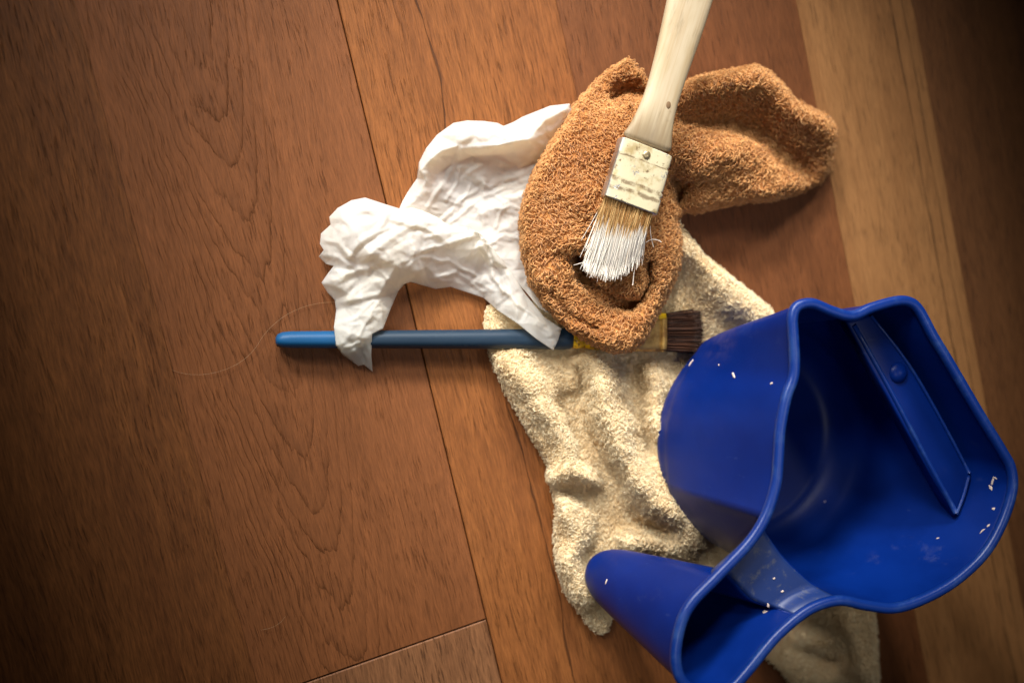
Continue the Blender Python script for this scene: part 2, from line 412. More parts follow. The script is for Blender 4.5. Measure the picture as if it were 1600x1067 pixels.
def pale_wood():
    m = NT('pale_handle_wood'); x, y, z = m.xyz(m.obj())
    c, s = math.cos(1.28), math.sin(1.28)
    l = m.math('ADD', m.math('MULTIPLY', x, c), m.math('MULTIPLY', y, s)); t = m.math('SUBTRACT', m.math('MULTIPLY', x, s), m.math('MULTIPLY', y, c))
    g = m.noise(m.vec(m.math('MULTIPLY', t, 420), m.math('MULTIPLY', l, 12), 1), 1, 4, .6)
    b = m.noise(m.vec(m.math('MULTIPLY', t, 70), m.math('MULTIPLY', l, 18), 4), 1, 3)
    d = m.ramp(m.noise(m.obj(), 75, 5, .65), .60, .76)
    col = m.mix(m.ramp(b, .3, .7), lin(188, 166, 130), lin(204, 186, 156))
    col = m.mix(m.math('MULTIPLY', m.ramp(g, .45, .75), .32), col, lin(170, 128, 76))
    col = m.mix(m.math('MULTIPLY', d, .5), col, lin(128, 110, 88))
    f0 = at(1008, 222, .08); l0 = float(f0[0] * c + f0[1] * s)
    near_ = m.math('SUBTRACT', 1.0, m.ramp(m.math('ADD', l, m.math('MULTIPLY', m.math('SUBTRACT', g, .5), -.03)), l0 + .004, l0 + .034))
    col = m.mix(m.math('MULTIPLY', near_, .55), col, lin(104, 82, 56))
    gr = m.ramp(m.noise(m.vec(m.math('MULTIPLY', t, 190), m.math('MULTIPLY', l, 26), 8), 1, 4, .65), .56, .70)
    col = m.mix(m.math('MULTIPLY', gr, .35), col, lin(120, 106, 88))
    m.bump(g, .2, .0005)
    return m.fin(col, .55, 0, .3)
M['handle_wood'] = pale_wood()
def spot_mat():
    m = NT('dark_wood_mark'); n = m.noise(m.obj(), 500, 3)
    return m.fin(m.mix(n, lin(140, 110, 76), lin(110, 84, 58)), .6)
M['mark'] = spot_mat()
FER = ((1008, 231), (982, 322))
def old_ferrule():
    m = NT('painted_ferrule_metal'); p = m.obj()
    nrm = m.n('ShaderNodeTexCoord').outputs['Normal']; nz = m.xyz(nrm)[2]
    a = m.noise(p, 120, 5, .7); b = m.noise(p, 45, 4, .65)
    cover = m.math('MULTIPLY', m.ramp(nz, .55, .9), m.math('SUBTRACT', 1.0, m.ramp(a, .61, .67)))
    stain = m.ramp(b, .50, .68)
    pc = m.mix(stain, lin(214, 200, 164), lin(170, 148, 102))
    pc = m.mix(m.math('MULTIPLY', m.ramp(m.noise(p, 210, 5, .7), .58, .68), .8), pc, lin(92, 66, 38))
    mc = m.mix(m.ramp(b, .4, .7), (.80, .79, .76), (.55, .48, .38))
    x, y, z = m.xyz(p)
    A0 = at(*FER[0], .08); A1 = at(*FER[1], .077); ax = (A1 - A0)[:2]; L2 = float(ax @ ax)
    l = m.math('ADD', m.math('ADD', m.math('MULTIPLY', x, ax[0] / L2), m.math('MULTIPLY', y, ax[1] / L2)), -float(A0[:2] @ ax) / L2)
    l = m.math('ADD', l, m.math('MULTIPLY', m.math('SUBTRACT', b, .5), .16))
    rust = None
    for c_, w_ in ((.225, .018), (.64, .05), (.76, .05), (.98, .03)):
        q_ = m.math('SUBTRACT', 1.0, m.ramp(m.math('ABSOLUTE', m.math('SUBTRACT', l, c_)), w_ * .3, w_))
        rust = q_ if rust is None else m.math('MAXIMUM', rust, q_)
    rust = m.math('MULTIPLY', rust, m.ramp(m.noise(p, 130, 5, .7), .38, .54))
    pc = m.mix(m.math('MULTIPLY', rust, .72), pc, lin(96, 66, 34))
    m.bump(m.math('ADD', a, m.math('MULTIPLY', cover, .7)), .35, .0007)
    return m.fin(m.mix(cover, mc, pc), m.math('ADD', .42, m.math('MULTIPLY', cover, .16)), m.math('SUBTRACT', 1.0, cover), .4)
M['ferrule'] = old_ferrule()
def rivet_mat():
    m = NT('brass_rivet'); n = m.noise(m.obj(), 400, 2)
    return m.fin(m.mix(n, (.45, .33, .17), (.62, .50, .30)), .35, .8)
M['rivet'] = rivet_mat()
def bristle_mat(name, root, mid, paint, edge):
    m = NT(name); a = m.attr('along'); t = m.attr('tint')
    e = m.math('ADD', edge, m.math('MULTIPLY', m.math('SUBTRACT', t, .5), .22))
    hair = m.mix(t, root, mid)
    f = m.ramp(m.math('SUBTRACT', a, e), -.03, .05)
    col = m.mix(m.math('MULTIPLY', f, m.math('ADD', .75, m.math('MULTIPLY', t, .25))), hair, paint) if paint else hair
    return m.fin(col, .55, 0, .3)
M['white_bristle'] = bristle_mat('painted_bristle', lin(150, 98, 44), lin(226, 186, 124), lin(244, 238, 226), .40)
M['dark_bristle'] = bristle_mat('dark_bristle', lin(38, 19, 8), lin(76, 42, 19), None, 1)
def blue_lacquer():
    m = NT('worn_blue_lacquer'); p = m.obj(); x, y, z = m.xyz(p)
    n = m.noise(m.vec(m.math('MULTIPLY', x, 18), m.math('MULTIPLY', y, 160), 2), 1, 4, .6)
    end = m.math('SUBTRACT', 1.0, m.ramp(x, .092, .116))
    col = m.mix(n, lin(20, 39, 57), lin(36, 59, 78))
    col = m.mix(m.math('MULTIPLY', end, .8), col, lin(14, 92, 146))
    col = m.mix(m.math('MULTIPLY', m.ramp(m.noise(p, 130, 4, .7), .66, .74), .4), col, lin(50, 50, 56))
    m.bump(m.noise(p, 160, 3), .12, .0005)
    return m.fin(col, m.math('ADD', .40, m.math('MULTIPLY', n, .2)), 0, .4)
M['blue_lacquer'] = blue_lacquer()
def yellow_mat():
    m = NT('chipped_yellow_lacquer'); p = m.obj(); n = m.ramp(m.noise(p, 170, 4, .7), .50, .60)
    return m.fin(m.mix(n, lin(240, 190, 20), lin(110, 74, 20)), .35, 0, .5)
M['yellow'] = yellow_mat()
def tan_ferrule():
    m = NT('tarnished_ferrule'); p = m.obj(); n = m.noise(p, 90, 4, .65)
    return m.fin(m.mix(m.ramp(n, .35, .7), lin(222, 178, 96), lin(150, 104, 52)), .42, .55, .5)
M['tan_ferrule'] = tan_ferrule()
M['black_cap'] = NT('dark_end_cap').fin((.02, .025, .035), .5)
M['hair'] = NT('pale_fibre').fin(lin(170, 134, 98), .5)

# ------------------------------------------------------------------ floor of planks
FA = math.radians(13.66); F0 = at(527, 0, 0)            # seam line origin, planks run down the picture
fl = mesh('floor', [(-2, -2, -.0085), (2.5, -2, -.0085), (2.5, 2, -.0085), (-2, 2, -.0085)], [(0, 1, 2, 3)], M['subfloor'])
tag(fl, kind='structure')
def wood_set():
    w = {}
    w['left'] = wood('dark_straight_grain', lin(136, 83, 41), lin(104, 60, 28), 0.5, None, None, 1.3, 1.25)
    w['main'] = wood('cathedral_grain', lin(135, 81, 44), lin(111, 65, 33), 0.45, (-.100, 62, 25, .075), None, 2.1, .8)
    w['mid'] = wood('warm_straight_grain', lin(152, 93, 46), lin(119, 69, 33), 0.5, None, [(.058, .022, -.56, .20, .0014), (.052, .01, -.17, -.10, .001)], 3.7, 1.0)
    w['dark'] = wood('dark_brown_grain', lin(124, 74, 40), lin(100, 58, 30), 0.45, None, None, 4.9, .9)
    w['light'] = wood('light_tan_grain', lin(160, 112, 67), lin(136, 91, 52), 0.35, None, [(.47, .006, -1, 1, .0012), (.482, .004, -1, 1, .0007)], 5.5, .7)
    w['right'] = wood('dark_red_grain', lin(122, 79, 46), lin(98, 61, 34), 0.5, None, None, 6.2, .9)
    w['low'] = wood('pale_brown_grain', lin(144, 98, 63), lin(118, 76, 47), 0.7, None, None, 7.4, 1.1)
    return w
WD = wood_set()
def plank(x0, x1, y0, y1, mat, gl=.00045, gr=.00045, gy=.00045):
    bm = bmesh.new()
    a = (x0 + gl, y0 + gy, x1 - gr, y1 - gy); el, er, e = (.0007 if g > .0003 else .0001 for g in (gl, gr, gy))
    top = [bm.verts.new(p) for p in ((a[0] + el, a[1] + e, 0), (a[2] - er, a[1] + e, 0), (a[2] - er, a[3] - e, 0), (a[0] + el, a[3] - e, 0))]
    mid = [bm.verts.new(p) for p in ((a[0], a[1], -.0006), (a[2], a[1], -.0006), (a[2], a[3], -.0006), (a[0], a[3], -.0006))]
    low = [bm.verts.new((v.co.x, v.co.y, -.008)) for v in mid]
    bm.faces.new(top)
    for i in range(4):
        j = (i + 1) % 4
        bm.faces.new((top[j], top[i], mid[i], mid[j])); bm.faces.new((mid[j], mid[i], low[i], low[j]))
    bm.faces.new(low[::-1])
    bmesh.ops.recalc_face_normals(bm, faces=bm.faces)
    me = bpy.data.meshes.new('plank'); bm.to_mesh(me); bm.free(); me.materials.append(mat)
    o = bpy.data.objects.new('plank', me); COL.objects.link(o); o.parent = fl
    o.location = (F0[0], F0[1], 0); o.rotation_euler = (0, 0, FA)
    return o
J = -.469
for (x0, x1, m_, cuts) in ((-.52, -.345, 'mid', (-.9, -.1, .6)), (-.345, -.172, 'left', (-1.1, .7)), (-.172, 0, 'main', (J, .7)),
                           (0, .1655, 'mid', (-1.1, .6)), (.1655, .377, 'dark', (-1.2, .5)), (.377, .493, 'light', (-1.0, .6)),
                           (.493, .66, 'right', (-1.2, .5)), (.66, .83, 'dark', (-1.1, -.15, .6)), (.83, 1.0, 'low', (-1.1, .6))):
    tight = lambda e: .00045 if abs(e) < .001 else (.0001 if e > 0 else .00001)
    for a, b in zip(cuts[:-1], cuts[1:]): plank(x0, x1, a, b, WD[m_], tight(x0), tight(x1))
plank(-.172, 0, J - .6, J, WD['low'], .00001)

# ------------------------------------------------------------------ cream towel
def z_outline(Q, P, dflt):
    """height of the hem next to each point"""
    Q = np.asarray(Q, float)
    _, idx = edge_dist(P, Q[:, :2]); i = np.floor(idx).astype(int) % len(Q); t = idx - np.floor(idx)
    return Q[i, 2] * (1 - t) + Q[(i + 1) % len(Q), 2] * t
def towel(name, outline, ctrl, step, width, mat, seed, nz=(.0015, 26), flatten=None, hs=1.0, folds=(), sm=3, pits=(), zmin=.002):
    Q = densify(np.asarray(outline, float), step); h = rbf(ctrl, .4)
    P, F = tri_sheet(Q[:, :2], step, .3, seed)
    d, _ = edge_dist(P, Q[:, :2]); zb = z_outline(Q, P, 0)
    z = hs * h(P[:, 0], P[:, 1]) / 1000 + nz[0] * 2 * (vnoise(P[:, 0] / nz[1] + 9, P[:, 1] / nz[1] + 9, seed) - .5)
    z = z + .0006 * (vnoise(P[:, 0] / 7, P[:, 1] / 7, seed + 4) - .5)
    wx = P + 16 * np.stack([vnoise(P[:, 0] / 30, P[:, 1] / 30, seed) - .5, vnoise(P[:, 0] / 30 + 7, P[:, 1] / 30, seed + 1) - .5], 1)
    for (amp, w, pts) in folds:
        L = np.array(pts, float); dd = np.full(len(P), 1e9)
        for a, b in zip(L[:-1], L[1:]):
            ab = b - a; t = np.clip(((wx - a) @ ab) / (ab @ ab), 0, 1); dd = np.minimum(dd, np.linalg.norm(wx - a - t[:, None] * ab, axis=1))
        c_ = np.clip(1 - dd / w, 0, 1); z = z + 1.35 * amp / 1000 * c_ * c_ * (3 - 2 * c_)
    E_ = np.vstack([F[:, [0, 1]], F[:, [1, 2]], F[:, [2, 0]]])
    for _ in range(sm):
        sz = np.zeros(len(z)); ct = np.zeros(len(z)); np.add.at(sz, E_[:, 0], z[E_[:, 1]]); np.add.at(ct, E_[:, 0], 1)
        z = .4 * z + .6 * sz / np.maximum(ct, 1)
    for (amp, w, pts) in pits:
        L = np.array(pts, float); dd = np.full(len(P), 1e9)
        for a, b in zip(L[:-1], L[1:]):
            ab = b - a; t = np.clip(((P - a) @ ab) / (ab @ ab), 0, 1); dd = np.minimum(dd, np.linalg.norm(P - a - t[:, None] * ab, axis=1))
        c_ = np.clip(1 - dd / w, 0, 1); z = np.maximum(z - amp / 1000 * np.minimum(1, 2.0 * c_ * c_ * (3 - 2 * c_)), np.minimum(z, zmin))
    k = 1 - np.clip(d / width, 0, 1); prof = np.sqrt(np.clip(1 - k ** 2, 0, 1))
    z = zb + np.maximum(z - zb, .0015) * prof
    if flatten is not None: z = flatten(P, z)
    V = at(P[:, 0], P[:, 1], z)
    return V, F, P
cream_out = [(1058, 345, .02), (1078, 372, .004), (1100, 400, .003), (1150, 440, .003), (1200, 480, .003), (1222, 512, .003), (1262, 600, .003), (1300, 700, .003), (1340, 800, .003), (1362, 900, .003), (1370, 1000, .003), (1372, 1067, .003), (1372, 1115, .003), (1262, 1105, .003), (1232, 1062, .003), (1200, 1030, .003), (1140, 990, .003), (1080, 950, .003), (1010, 950, .003), (970, 952, .003), (958, 966, .003), (944, 990, .003), (925, 984, .003), (906, 956, .003), (882, 922, .003), (869, 880, .003), (866, 832, .003), (871, 792, .003), (862, 762, .003), (853, 745, .003), (858, 730, .003), (851, 715, .003), (835, 690, .003), (815, 655, .003), (795, 620, .003), (780, 590, .003), (768, 560, .003), (761, 540, .003), (755, 508, .003), (760, 478, .003), (785, 468, .003), (830, 472, .003), (880, 506, .003), (985, 502, .003), (1022, 456, .003), (1042, 400, .003)]
cream_ctl = [(800, 495, 8), (870, 500, 8), (940, 520, 7), (1010, 520, 7), (1060, 520, 7), (1110, 525, 8), (820, 535, 9), (900, 540, 8), (1000, 545, 8),
             (830, 590, 17), (880, 575, 15), (850, 640, 20), (870, 680, 18), (905, 610, 18), (890, 645, 9), (905, 680, 4), (925, 712, 4), (945, 745, 5), (935, 780, 5),
             (960, 580, 19), (945, 640, 24), (970, 700, 27), (1000, 760, 27), (1040, 800, 25), (1100, 830, 22), (1000, 640, 19), (1020, 700, 16),
             (990, 600, 13), (975, 560, 10), (1020, 570, 13), (1000, 820, 20), (960, 800, 12), (1060, 760, 12), (870, 730, 14), (890, 755, 8), (920, 755, 5), (885, 790, 17), (905, 830, 18), (890, 870, 17), (915, 905, 15),
             (940, 860, 9), (945, 835, 6), (960, 845, 7), (930, 945, 12), (945, 970, 9), (1000, 880, 8), (1060, 900, 8), (970, 920, 8),
             (1080, 400, 16), (1110, 450, 22), (1150, 480, 22), (1190, 505, 18), (1100, 500, 12), (1060, 450, 8), (1140, 520, 12), (1180, 540, 8),
             (1100, 600, 8), (1180, 680, 8), (1250, 760, 8), (1150, 780, 9), (1280, 860, 9), (1300, 985, 14), (1340, 1030, 16), (1260, 1040, 10), (1320, 1080, 12), (1250, 960, 8), (1180, 920, 8)]
base_c = at(1160, 680, .012)
def flat_under(P, z):
    W_ = at(P[:, 0], P[:, 1], z); r = np.hypot(W_[:, 0] - base_c[0], W_[:, 1] - base_c[1])
    f = np.clip((r - .074) / .016, 0, 1); f = f * f * (3 - 2 * f)
    return np.minimum(z, .0105 + f * .05)
V, F, P = towel('cream_towel', cream_out, cream_ctl, 6, 11, None, 11, (.0005, 26), flat_under, .7,
    [(17, 40, [(800, 560), (838, 610), (868, 660), (895, 712), (930, 735)]), (-20, 24, [(882, 625), (905, 680), (928, 718), (958, 750)]), (22, 40, [(930, 570), (950, 650), (980, 720), (1030, 785), (1090, 818)]),
     (-13, 24, [(985, 550), (1000, 620), (1014, 700)]), (14, 32, [(1012, 600), (1034, 690), (1062, 760)]), (13, 22, [(862, 745), (900, 738), (940, 752)]), (-16, 20, [(885, 770), (925, 764), (958, 768)]),
     (15, 34, [(888, 792), (905, 840), (890, 890), (920, 935)]), (-12, 22, [(948, 800), (936, 850), (924, 900)]), (12, 30, [(985, 850), (1050, 850), (1110, 850)]), (-11, 18, [(955, 775), (985, 812), (1040, 838)]), (14, 44, [(1085, 390), (1130, 440), (1190, 500)]),
     (12, 32, [(1260, 990), (1310, 1000), (1345, 1060)]), (-9, 22, [(1240, 1020), (1290, 1040)]), (-7, 18, [(790, 545), (830, 575), (850, 610)]), (-8, 16, [(930, 555), (915, 590), (905, 625)])], 5,
    [(16, 13, [(884, 632), (903, 682), (930, 728), (945, 738)]), (12, 11, [(938, 742), (962, 752)]), (9, 11, [(895, 768), (925, 763)]), (10, 12, [(948, 800), (958, 782)]), (7, 9, [(905, 575), (912, 610)])], .001)
V = np.array(V)
cream = mesh('cream_towel', V, F, M['cream_terry'], None, True, {'tint': np.full(len(V), .15)})
tag(cream, 'cream terry cloth lying crumpled on the floor under the blue pail and both brushes', 'towel')
skip_c = lambda p: np.hypot(p[:, 0] - base_c[0], p[:, 1] - base_c[1]) < .07
lv, lf, lt = terry(V, F, 58000, .00115, .00024, 21, -.9, skip_c)
tag(mesh('terry_loops', lv, lf, M['cream_terry'], cream, True, {'tint': lt}), kind='stuff')

# ------------------------------------------------------------------ brown towel
bh = .028
brown_out = [(982, 93, .012), (998, 110, .01), (1008, 126, .008), (1030, 136, .006), (1063, 136, .004), (1084, 126, .003), (1124, 117, .003), (1154, 112, .003), (1180, 106, .003), (1200, 115, .003), (1220, 135, .003), (1240, 158, .003), (1266, 173, .003), (1291, 184, .003), (1304, 200, .003), (1301, 228, .003), (1295, 262, .003), (1278, 286, .003), (1245, 300, .003), (1210, 309, .003), (1164, 313, .003), (1124, 321, .003), (1104, 326, .003), (1084, 330, .004), (1066, 328, .006), (1056, 342, .008), (1063, 374, .008), (1062, 404, .008), (1053, 434, .010), (1038, 465, .012), (1019, 503, .026), (1003, 530, bh), (982, 547, bh), (957, 547, bh), (927, 536, bh), (893, 515, bh), (856, 480, .012), (830, 440, .006), (818, 394, .004), (814, 348, .004), (823, 303, .004), (841, 262, .004), (861, 227, .004), (886, 192, .004), (906, 161, .005), (932, 131, .008), (957, 108, .01)]
brown_ctl = [(850, 300, 44), (840, 360, 46), (850, 420, 48), (870, 470, 50), (910, 505, 52), (960, 520, 52), (1000, 490, 50), (1030, 430, 48), (1040, 380, 44),
             (890, 250, 50), (900, 320, 58), (890, 380, 56), (880, 430, 50), (925, 220, 54), (950, 260, 60), (930, 320, 58), (985, 300, 56), (1000, 240, 54),
             (888, 408, 48), (900, 425, 46), (915, 440, 44), (935, 458, 44), (955, 468, 44), (996, 466, 44), (950, 440, 40), (925, 420, 42), (978, 446, 42), (945, 412, 46), (955, 405, 44), (985, 400, 50), (1005, 440, 46), (894, 458, 46), (930, 488, 50), (975, 494, 48),
             (1020, 360, 44), (1030, 330, 38), (1050, 318, 30), (1056, 300, 6), (1062, 288, 5), (1045, 300, 30),
             (960, 180, 48), (930, 175, 42), (985, 170, 44), (1010, 190, 44), (964, 148, 8), (982, 141, 4), (1000, 146, 4), (945, 150, 24), (940, 135, 28), (960, 118, 26), (980, 105, 24), (990, 120, 24),
             (1040, 160, 36), (1040, 220, 46), (1075, 228, 48), (1085, 270, 44), (1090, 305, 30), (1120, 222, 47), (1150, 228, 45), (1180, 242, 42), (1205, 262, 38), (1230, 278, 32), (1250, 285, 26),
             (1130, 260, 44), (1170, 285, 36), (1130, 300, 30), (1070, 197, 18), (1095, 200, 12), (1125, 203, 9), (1155, 210, 7), (1185, 224, 6), (1210, 244, 5), (1235, 264, 5), (1258, 274, 7), (1090, 212, 42), (1125, 214, 43), (1155, 221, 41), (1185, 234, 37),
             (1075, 146, 40), (1110, 132, 48), (1150, 124, 51), (1185, 122, 51), (1210, 142, 49), (1235, 170, 48), (1262, 188, 46), (1285, 202, 42), (1292, 235, 30), (1278, 266, 22), (1100, 166, 27), (1140, 162, 27), (1180, 172, 25), (1215, 203, 22), (1245, 232, 19),
             (1110, 184, 15), (1150, 188, 13), (1190, 205, 10), (1225, 232, 8), (1252, 256, 7)]
V, F, P = towel('brown_towel', brown_out, brown_ctl, 5, 16, None, 5, (.0020, 20), sm=2, pits=[(60, 18, [(900, 408), (912, 436), (934, 457), (960, 472), (984, 478)]), (16, 13, [(974, 476), (1003, 470), (1016, 440), (1012, 412)]), (22, 11, [(956, 154), (984, 139), (1004, 149)]), (30, 12, [(1052, 282), (1062, 298), (1060, 316)]), (9, 10, [(862, 455), (890, 492), (930, 512)])], zmin=.002)
brown = mesh('brown_towel', V, F, M['brown_terry'], None, True, {'tint': np.full(len(V), .1)})
tag(brown, 'brown terry cloth rolled into a bundle beneath the flat wooden brush', 'towel')
def skip_b(p):
    L = at([900, 912, 934, 960, 984], [408, 436, 457, 472, 478], .03)[:, :2]; dd = np.full(len(p), 9.0)
    for a, b in zip(L[:-1], L[1:]):
        ab = b - a; t = np.clip(((p[:, :2] - a) @ ab) / (ab @ ab), 0, 1); dd = np.minimum(dd, np.linalg.norm(p[:, :2] - a - t[:, None] * ab, axis=1))
    return (dd < .006) & (p[:, 2] < .022)
pit_c = at(940, 452, .012)
lv, lf, lt = terry(V, F, 35000, .00165, .00037, 33, -2.2, skip_b)
tag(mesh('terry_loops', lv, lf, M['brown_terry'], brown, True, {'tint': lt}), kind='stuff')

# ------------------------------------------------------------------ tissue
def tc(L): return [(480 + a * .4312, 140 + b * .4312, c / 1000) for a, b, c in L]
def lin_net(C):
    """piecewise flat interpolation over a net of given points"""
    vs, _, fs, ov, _, _ = delaunay_2d_cdt([Vector(c[:2]) for c in C], [], [], 0, 1e-6)
    vs = np.array([tuple(v) for v in vs]); hz = np.array([C[o[0]][2] for o in ov])
    def f(R):
        out = np.zeros(len(R))
        for t in fs:
            a, b, d = vs[t[0]], vs[t[1]], vs[t[2]]
            den = (b[1] - d[1]) * (a[0] - d[0]) + (d[0] - b[0]) * (a[1] - d[1])
            l1 = ((b[1] - d[1]) * (R[:, 0] - d[0]) + (d[0] - b[0]) * (R[:, 1] - d[1])) / den
            l2 = ((d[1] - a[1]) * (R[:, 0] - d[0]) + (a[0] - d[0]) * (R[:, 1] - d[1])) / den
            l3 = 1 - l1 - l2; m = (l1 > -1e-6) & (l2 > -1e-6) & (l3 > -1e-6)
            out[m] = l1[m] * hz[t[0]] + l2[m] * hz[t[1]] + l3[m] * hz[t[2]]
        return out
    return f
def sheet(outline, ctrl, folds, step, seed, f1, f2, ang, st):
    Q = densify(np.array(tc(outline)), step * 1.1); C = np.array(tc(ctrl))
    h = lin_net(np.vstack([np.array(tc(outline)), C])); h2 = rbf(np.vstack([Q[::2], C]), .002)
    P, F = tri_sheet(Q[:, :2], step, .3, seed)
    d, _ = edge_dist(P, Q[:, :2]); e = np.clip(d / 12, .3, 1)
    z = .8 * h(P) + .2 * h2(P[:, 0], P[:, 1])
    wx = P + 5 * np.stack([vnoise(P[:, 0] / 16, P[:, 1] / 16, seed) - .5, vnoise(P[:, 0] / 16 + 7, P[:, 1] / 16, seed + 1) - .5], 1)
    z = z + e * (f1 * facets(wx, 30, seed, st, ang) + f2 * facets(wx, 13, seed + 1, st, ang + .5) + f2 * .4 * facets(P, 6, seed + 2))
    for (amp, w, pts) in folds:
        L = np.array([(480 + a * .4312, 140 + b * .4312) for a, b in pts]); dd = np.full(len(P), 1e9)
        for a, b in zip(L[:-1], L[1:]):
            ab = b - a; t = np.clip(((wx - a) @ ab) / (ab @ ab), 0, 1); dd = np.minimum(dd, np.linalg.norm(wx - a - t[:, None] * ab, axis=1))
        z = z + e * amp / 1000 * np.maximum(0, 1 - dd / (w * .4312 * .8)) * .42
    rr = np.random.default_rng(seed + 9)
    for _ in range(130):
        c0 = P[rr.integers(len(P))]; a_ = -ang + rr.normal(0, .55) if rr.random() < .75 else rr.uniform(0, 3.14); ln = rr.uniform(12, 46)
        c1 = c0 + ln * np.array([math.cos(a_), math.sin(a_)]); ab = c1 - c0; t = np.clip(((wx - c0) @ ab) / (ab @ ab), 0, 1)
        dd = np.linalg.norm(wx - c0 - t[:, None] * ab, axis=1); w_ = rr.uniform(2.5, 6)
        z = z + e * rr.choice([-1, 1, 1]) * rr.uniform(.0003, .0009) * np.maximum(0, 1 - dd / w_) * np.sin(np.pi * np.clip(t, .08, .92))
    E_ = np.vstack([F[:, [0, 1]], F[:, [1, 2]], F[:, [2, 0]]]); sz = np.zeros(len(z)); ct = np.zeros(len(z))
    np.add.at(sz, E_[:, 0], z[E_[:, 1]]); np.add.at(ct, E_[:, 0], 1); z = .6 * z + .4 * sz / np.maximum(ct, 1)
    return P, F, np.maximum(z, .0012)
back_folds = [(4, 30, [(405, 265), (480, 225), (550, 205), (600, 150)]), (5, 26, [(420, 300), (470, 300), (500, 350)]), (3.5, 16, [(480, 480), (560, 400), (640, 350)]), (3, 14, [(520, 480), (600, 420), (650, 380), (760, 340), (820, 320)]),
    (3, 14, [(440, 420), (500, 330), (540, 260)]), (3, 14, [(560, 330), (600, 290), (640, 270)]), (3, 16, [(640, 480), (620, 430), (650, 390), (720, 350)]), (3, 14, [(690, 430), (740, 420), (800, 440)]), (3, 18, [(590, 300), (660, 350), (700, 330), (820, 290)]),
    (3, 14, [(650, 560), (720, 530), (780, 540)]), (2.5, 12, [(500, 400), (540, 340), (560, 280)]), (2.5, 12, [(680, 500), (700, 440)]), (4, 22, [(745, 190), (820, 175), (920, 130)]), (3, 14, [(560, 215), (640, 205), (745, 190)]), (-3, 16, [(700, 135), (745, 190)]), (2, 10, [(540, 440), (580, 380), (590, 330)]), (2, 10, [(700, 300), (760, 300), (820, 270)])]
front_folds = [(5, 26, [(95, 470), (160, 430), (230, 430), (330, 470), (420, 490)]), (5, 22, [(150, 600), (200, 545), (260, 500), (300, 450)]), (5, 24, [(210, 610), (260, 570), (330, 520), (420, 470)]), (-4, 16, [(180, 590), (230, 550), (300, 510)]),
    (4, 20, [(60, 545), (120, 560), (150, 600)]), (4, 20, [(45, 600), (110, 610), (160, 640), (220, 660)]), (-4, 18, [(70, 640), (130, 650), (180, 650)]), (5, 24, [(60, 705), (120, 680), (190, 650), (230, 655)]), (-5, 20, [(150, 735), (200, 700), (235, 660)]), (4, 20, [(110, 770), (190, 755), (280, 740)]),
    (4, 18, [(300, 590), (330, 660), (360, 695)]), (4, 18, [(380, 560), (410, 650), (430, 700)]), (4, 20, [(340, 480), (430, 500), (520, 560), (600, 520)]), (3.5, 14, [(420, 580), (500, 560), (600, 525)]), (3, 12, [(430, 540), (520, 520), (610, 505)]), (3, 14, [(420, 610), (520, 620), (620, 680)]),
    (5, 16, [(615, 530), (650, 600), (680, 690), (760, 770), (860, 850)]), (-4, 12, [(640, 545), (670, 620), (720, 710)]), (4, 12, [(630, 520), (690, 620), (760, 720)]), (3, 14, [(450, 690), (540, 660), (640, 730)]), (3, 14, [(100, 850), (170, 830), (240, 770)]), (3, 12, [(190, 900), (235, 800), (270, 760)]), (3, 12, [(130, 940), (190, 920), (225, 980)]), (-3, 12, [(200, 940), (215, 1000)]), (3, 16, [(290, 420), (350, 470), (440, 480)]), (3, 14, [(240, 640), (300, 690)])]
back_out = [(330, 440, 10), (345, 405, 8), (365, 370, 5), (398, 322, 8), (405, 265, 10), (430, 215, 9), (470, 165, 8), (530, 122, 7), (580, 113, 8), (640, 115, 10), (690, 122, 12), (712, 133, 14), (745, 120, 10), (780, 100, 6), (850, 72, 14), (880, 60, 16), (950, 52, 18), (957, 70, 18), (952, 98, 16), (920, 150, 12), (880, 210, 7), (845, 260, 5), (830, 300, 6), (860, 360, 8), (860, 480, 8), (860, 620, 8), (900, 760, 14), (905, 830, 22), (840, 790, 18), (790, 730, 14), (700, 640, 12), (640, 620, 10), (560, 600, 8), (440, 520, 8)]
back_ctl = [(450, 250, 24), (410, 290, 20), (430, 330, 18), (480, 220, 22), (545, 205, 20), (560, 160, 24), (600, 130, 20), (640, 170, 27), (690, 150, 26), (735, 165, 30), (745, 190, 32), (690, 205, 28), (620, 215, 26), (560, 215, 22),
            (800, 180, 30), (860, 110, 26), (930, 75, 24), (820, 215, 20), (760, 230, 18), (700, 235, 14), (600, 240, 12), (520, 270, 9), (480, 310, 8), (560, 320, 5), (620, 350, 4), (640, 330, 10), (700, 300, 8), (770, 280, 10), (800, 330, 9), (720, 340, 6),
            (640, 400, 4), (560, 410, 4), (500, 440, 4), (600, 460, 5), (680, 430, 10), (740, 400, 12), (790, 380, 12), (720, 470, 9), (780, 480, 9), (680, 520, 7), (740, 560, 9), (430, 400, 12), (450, 340, 14), (390, 400, 14), (370, 420, 13), (720, 600, 12), (800, 640, 12)]
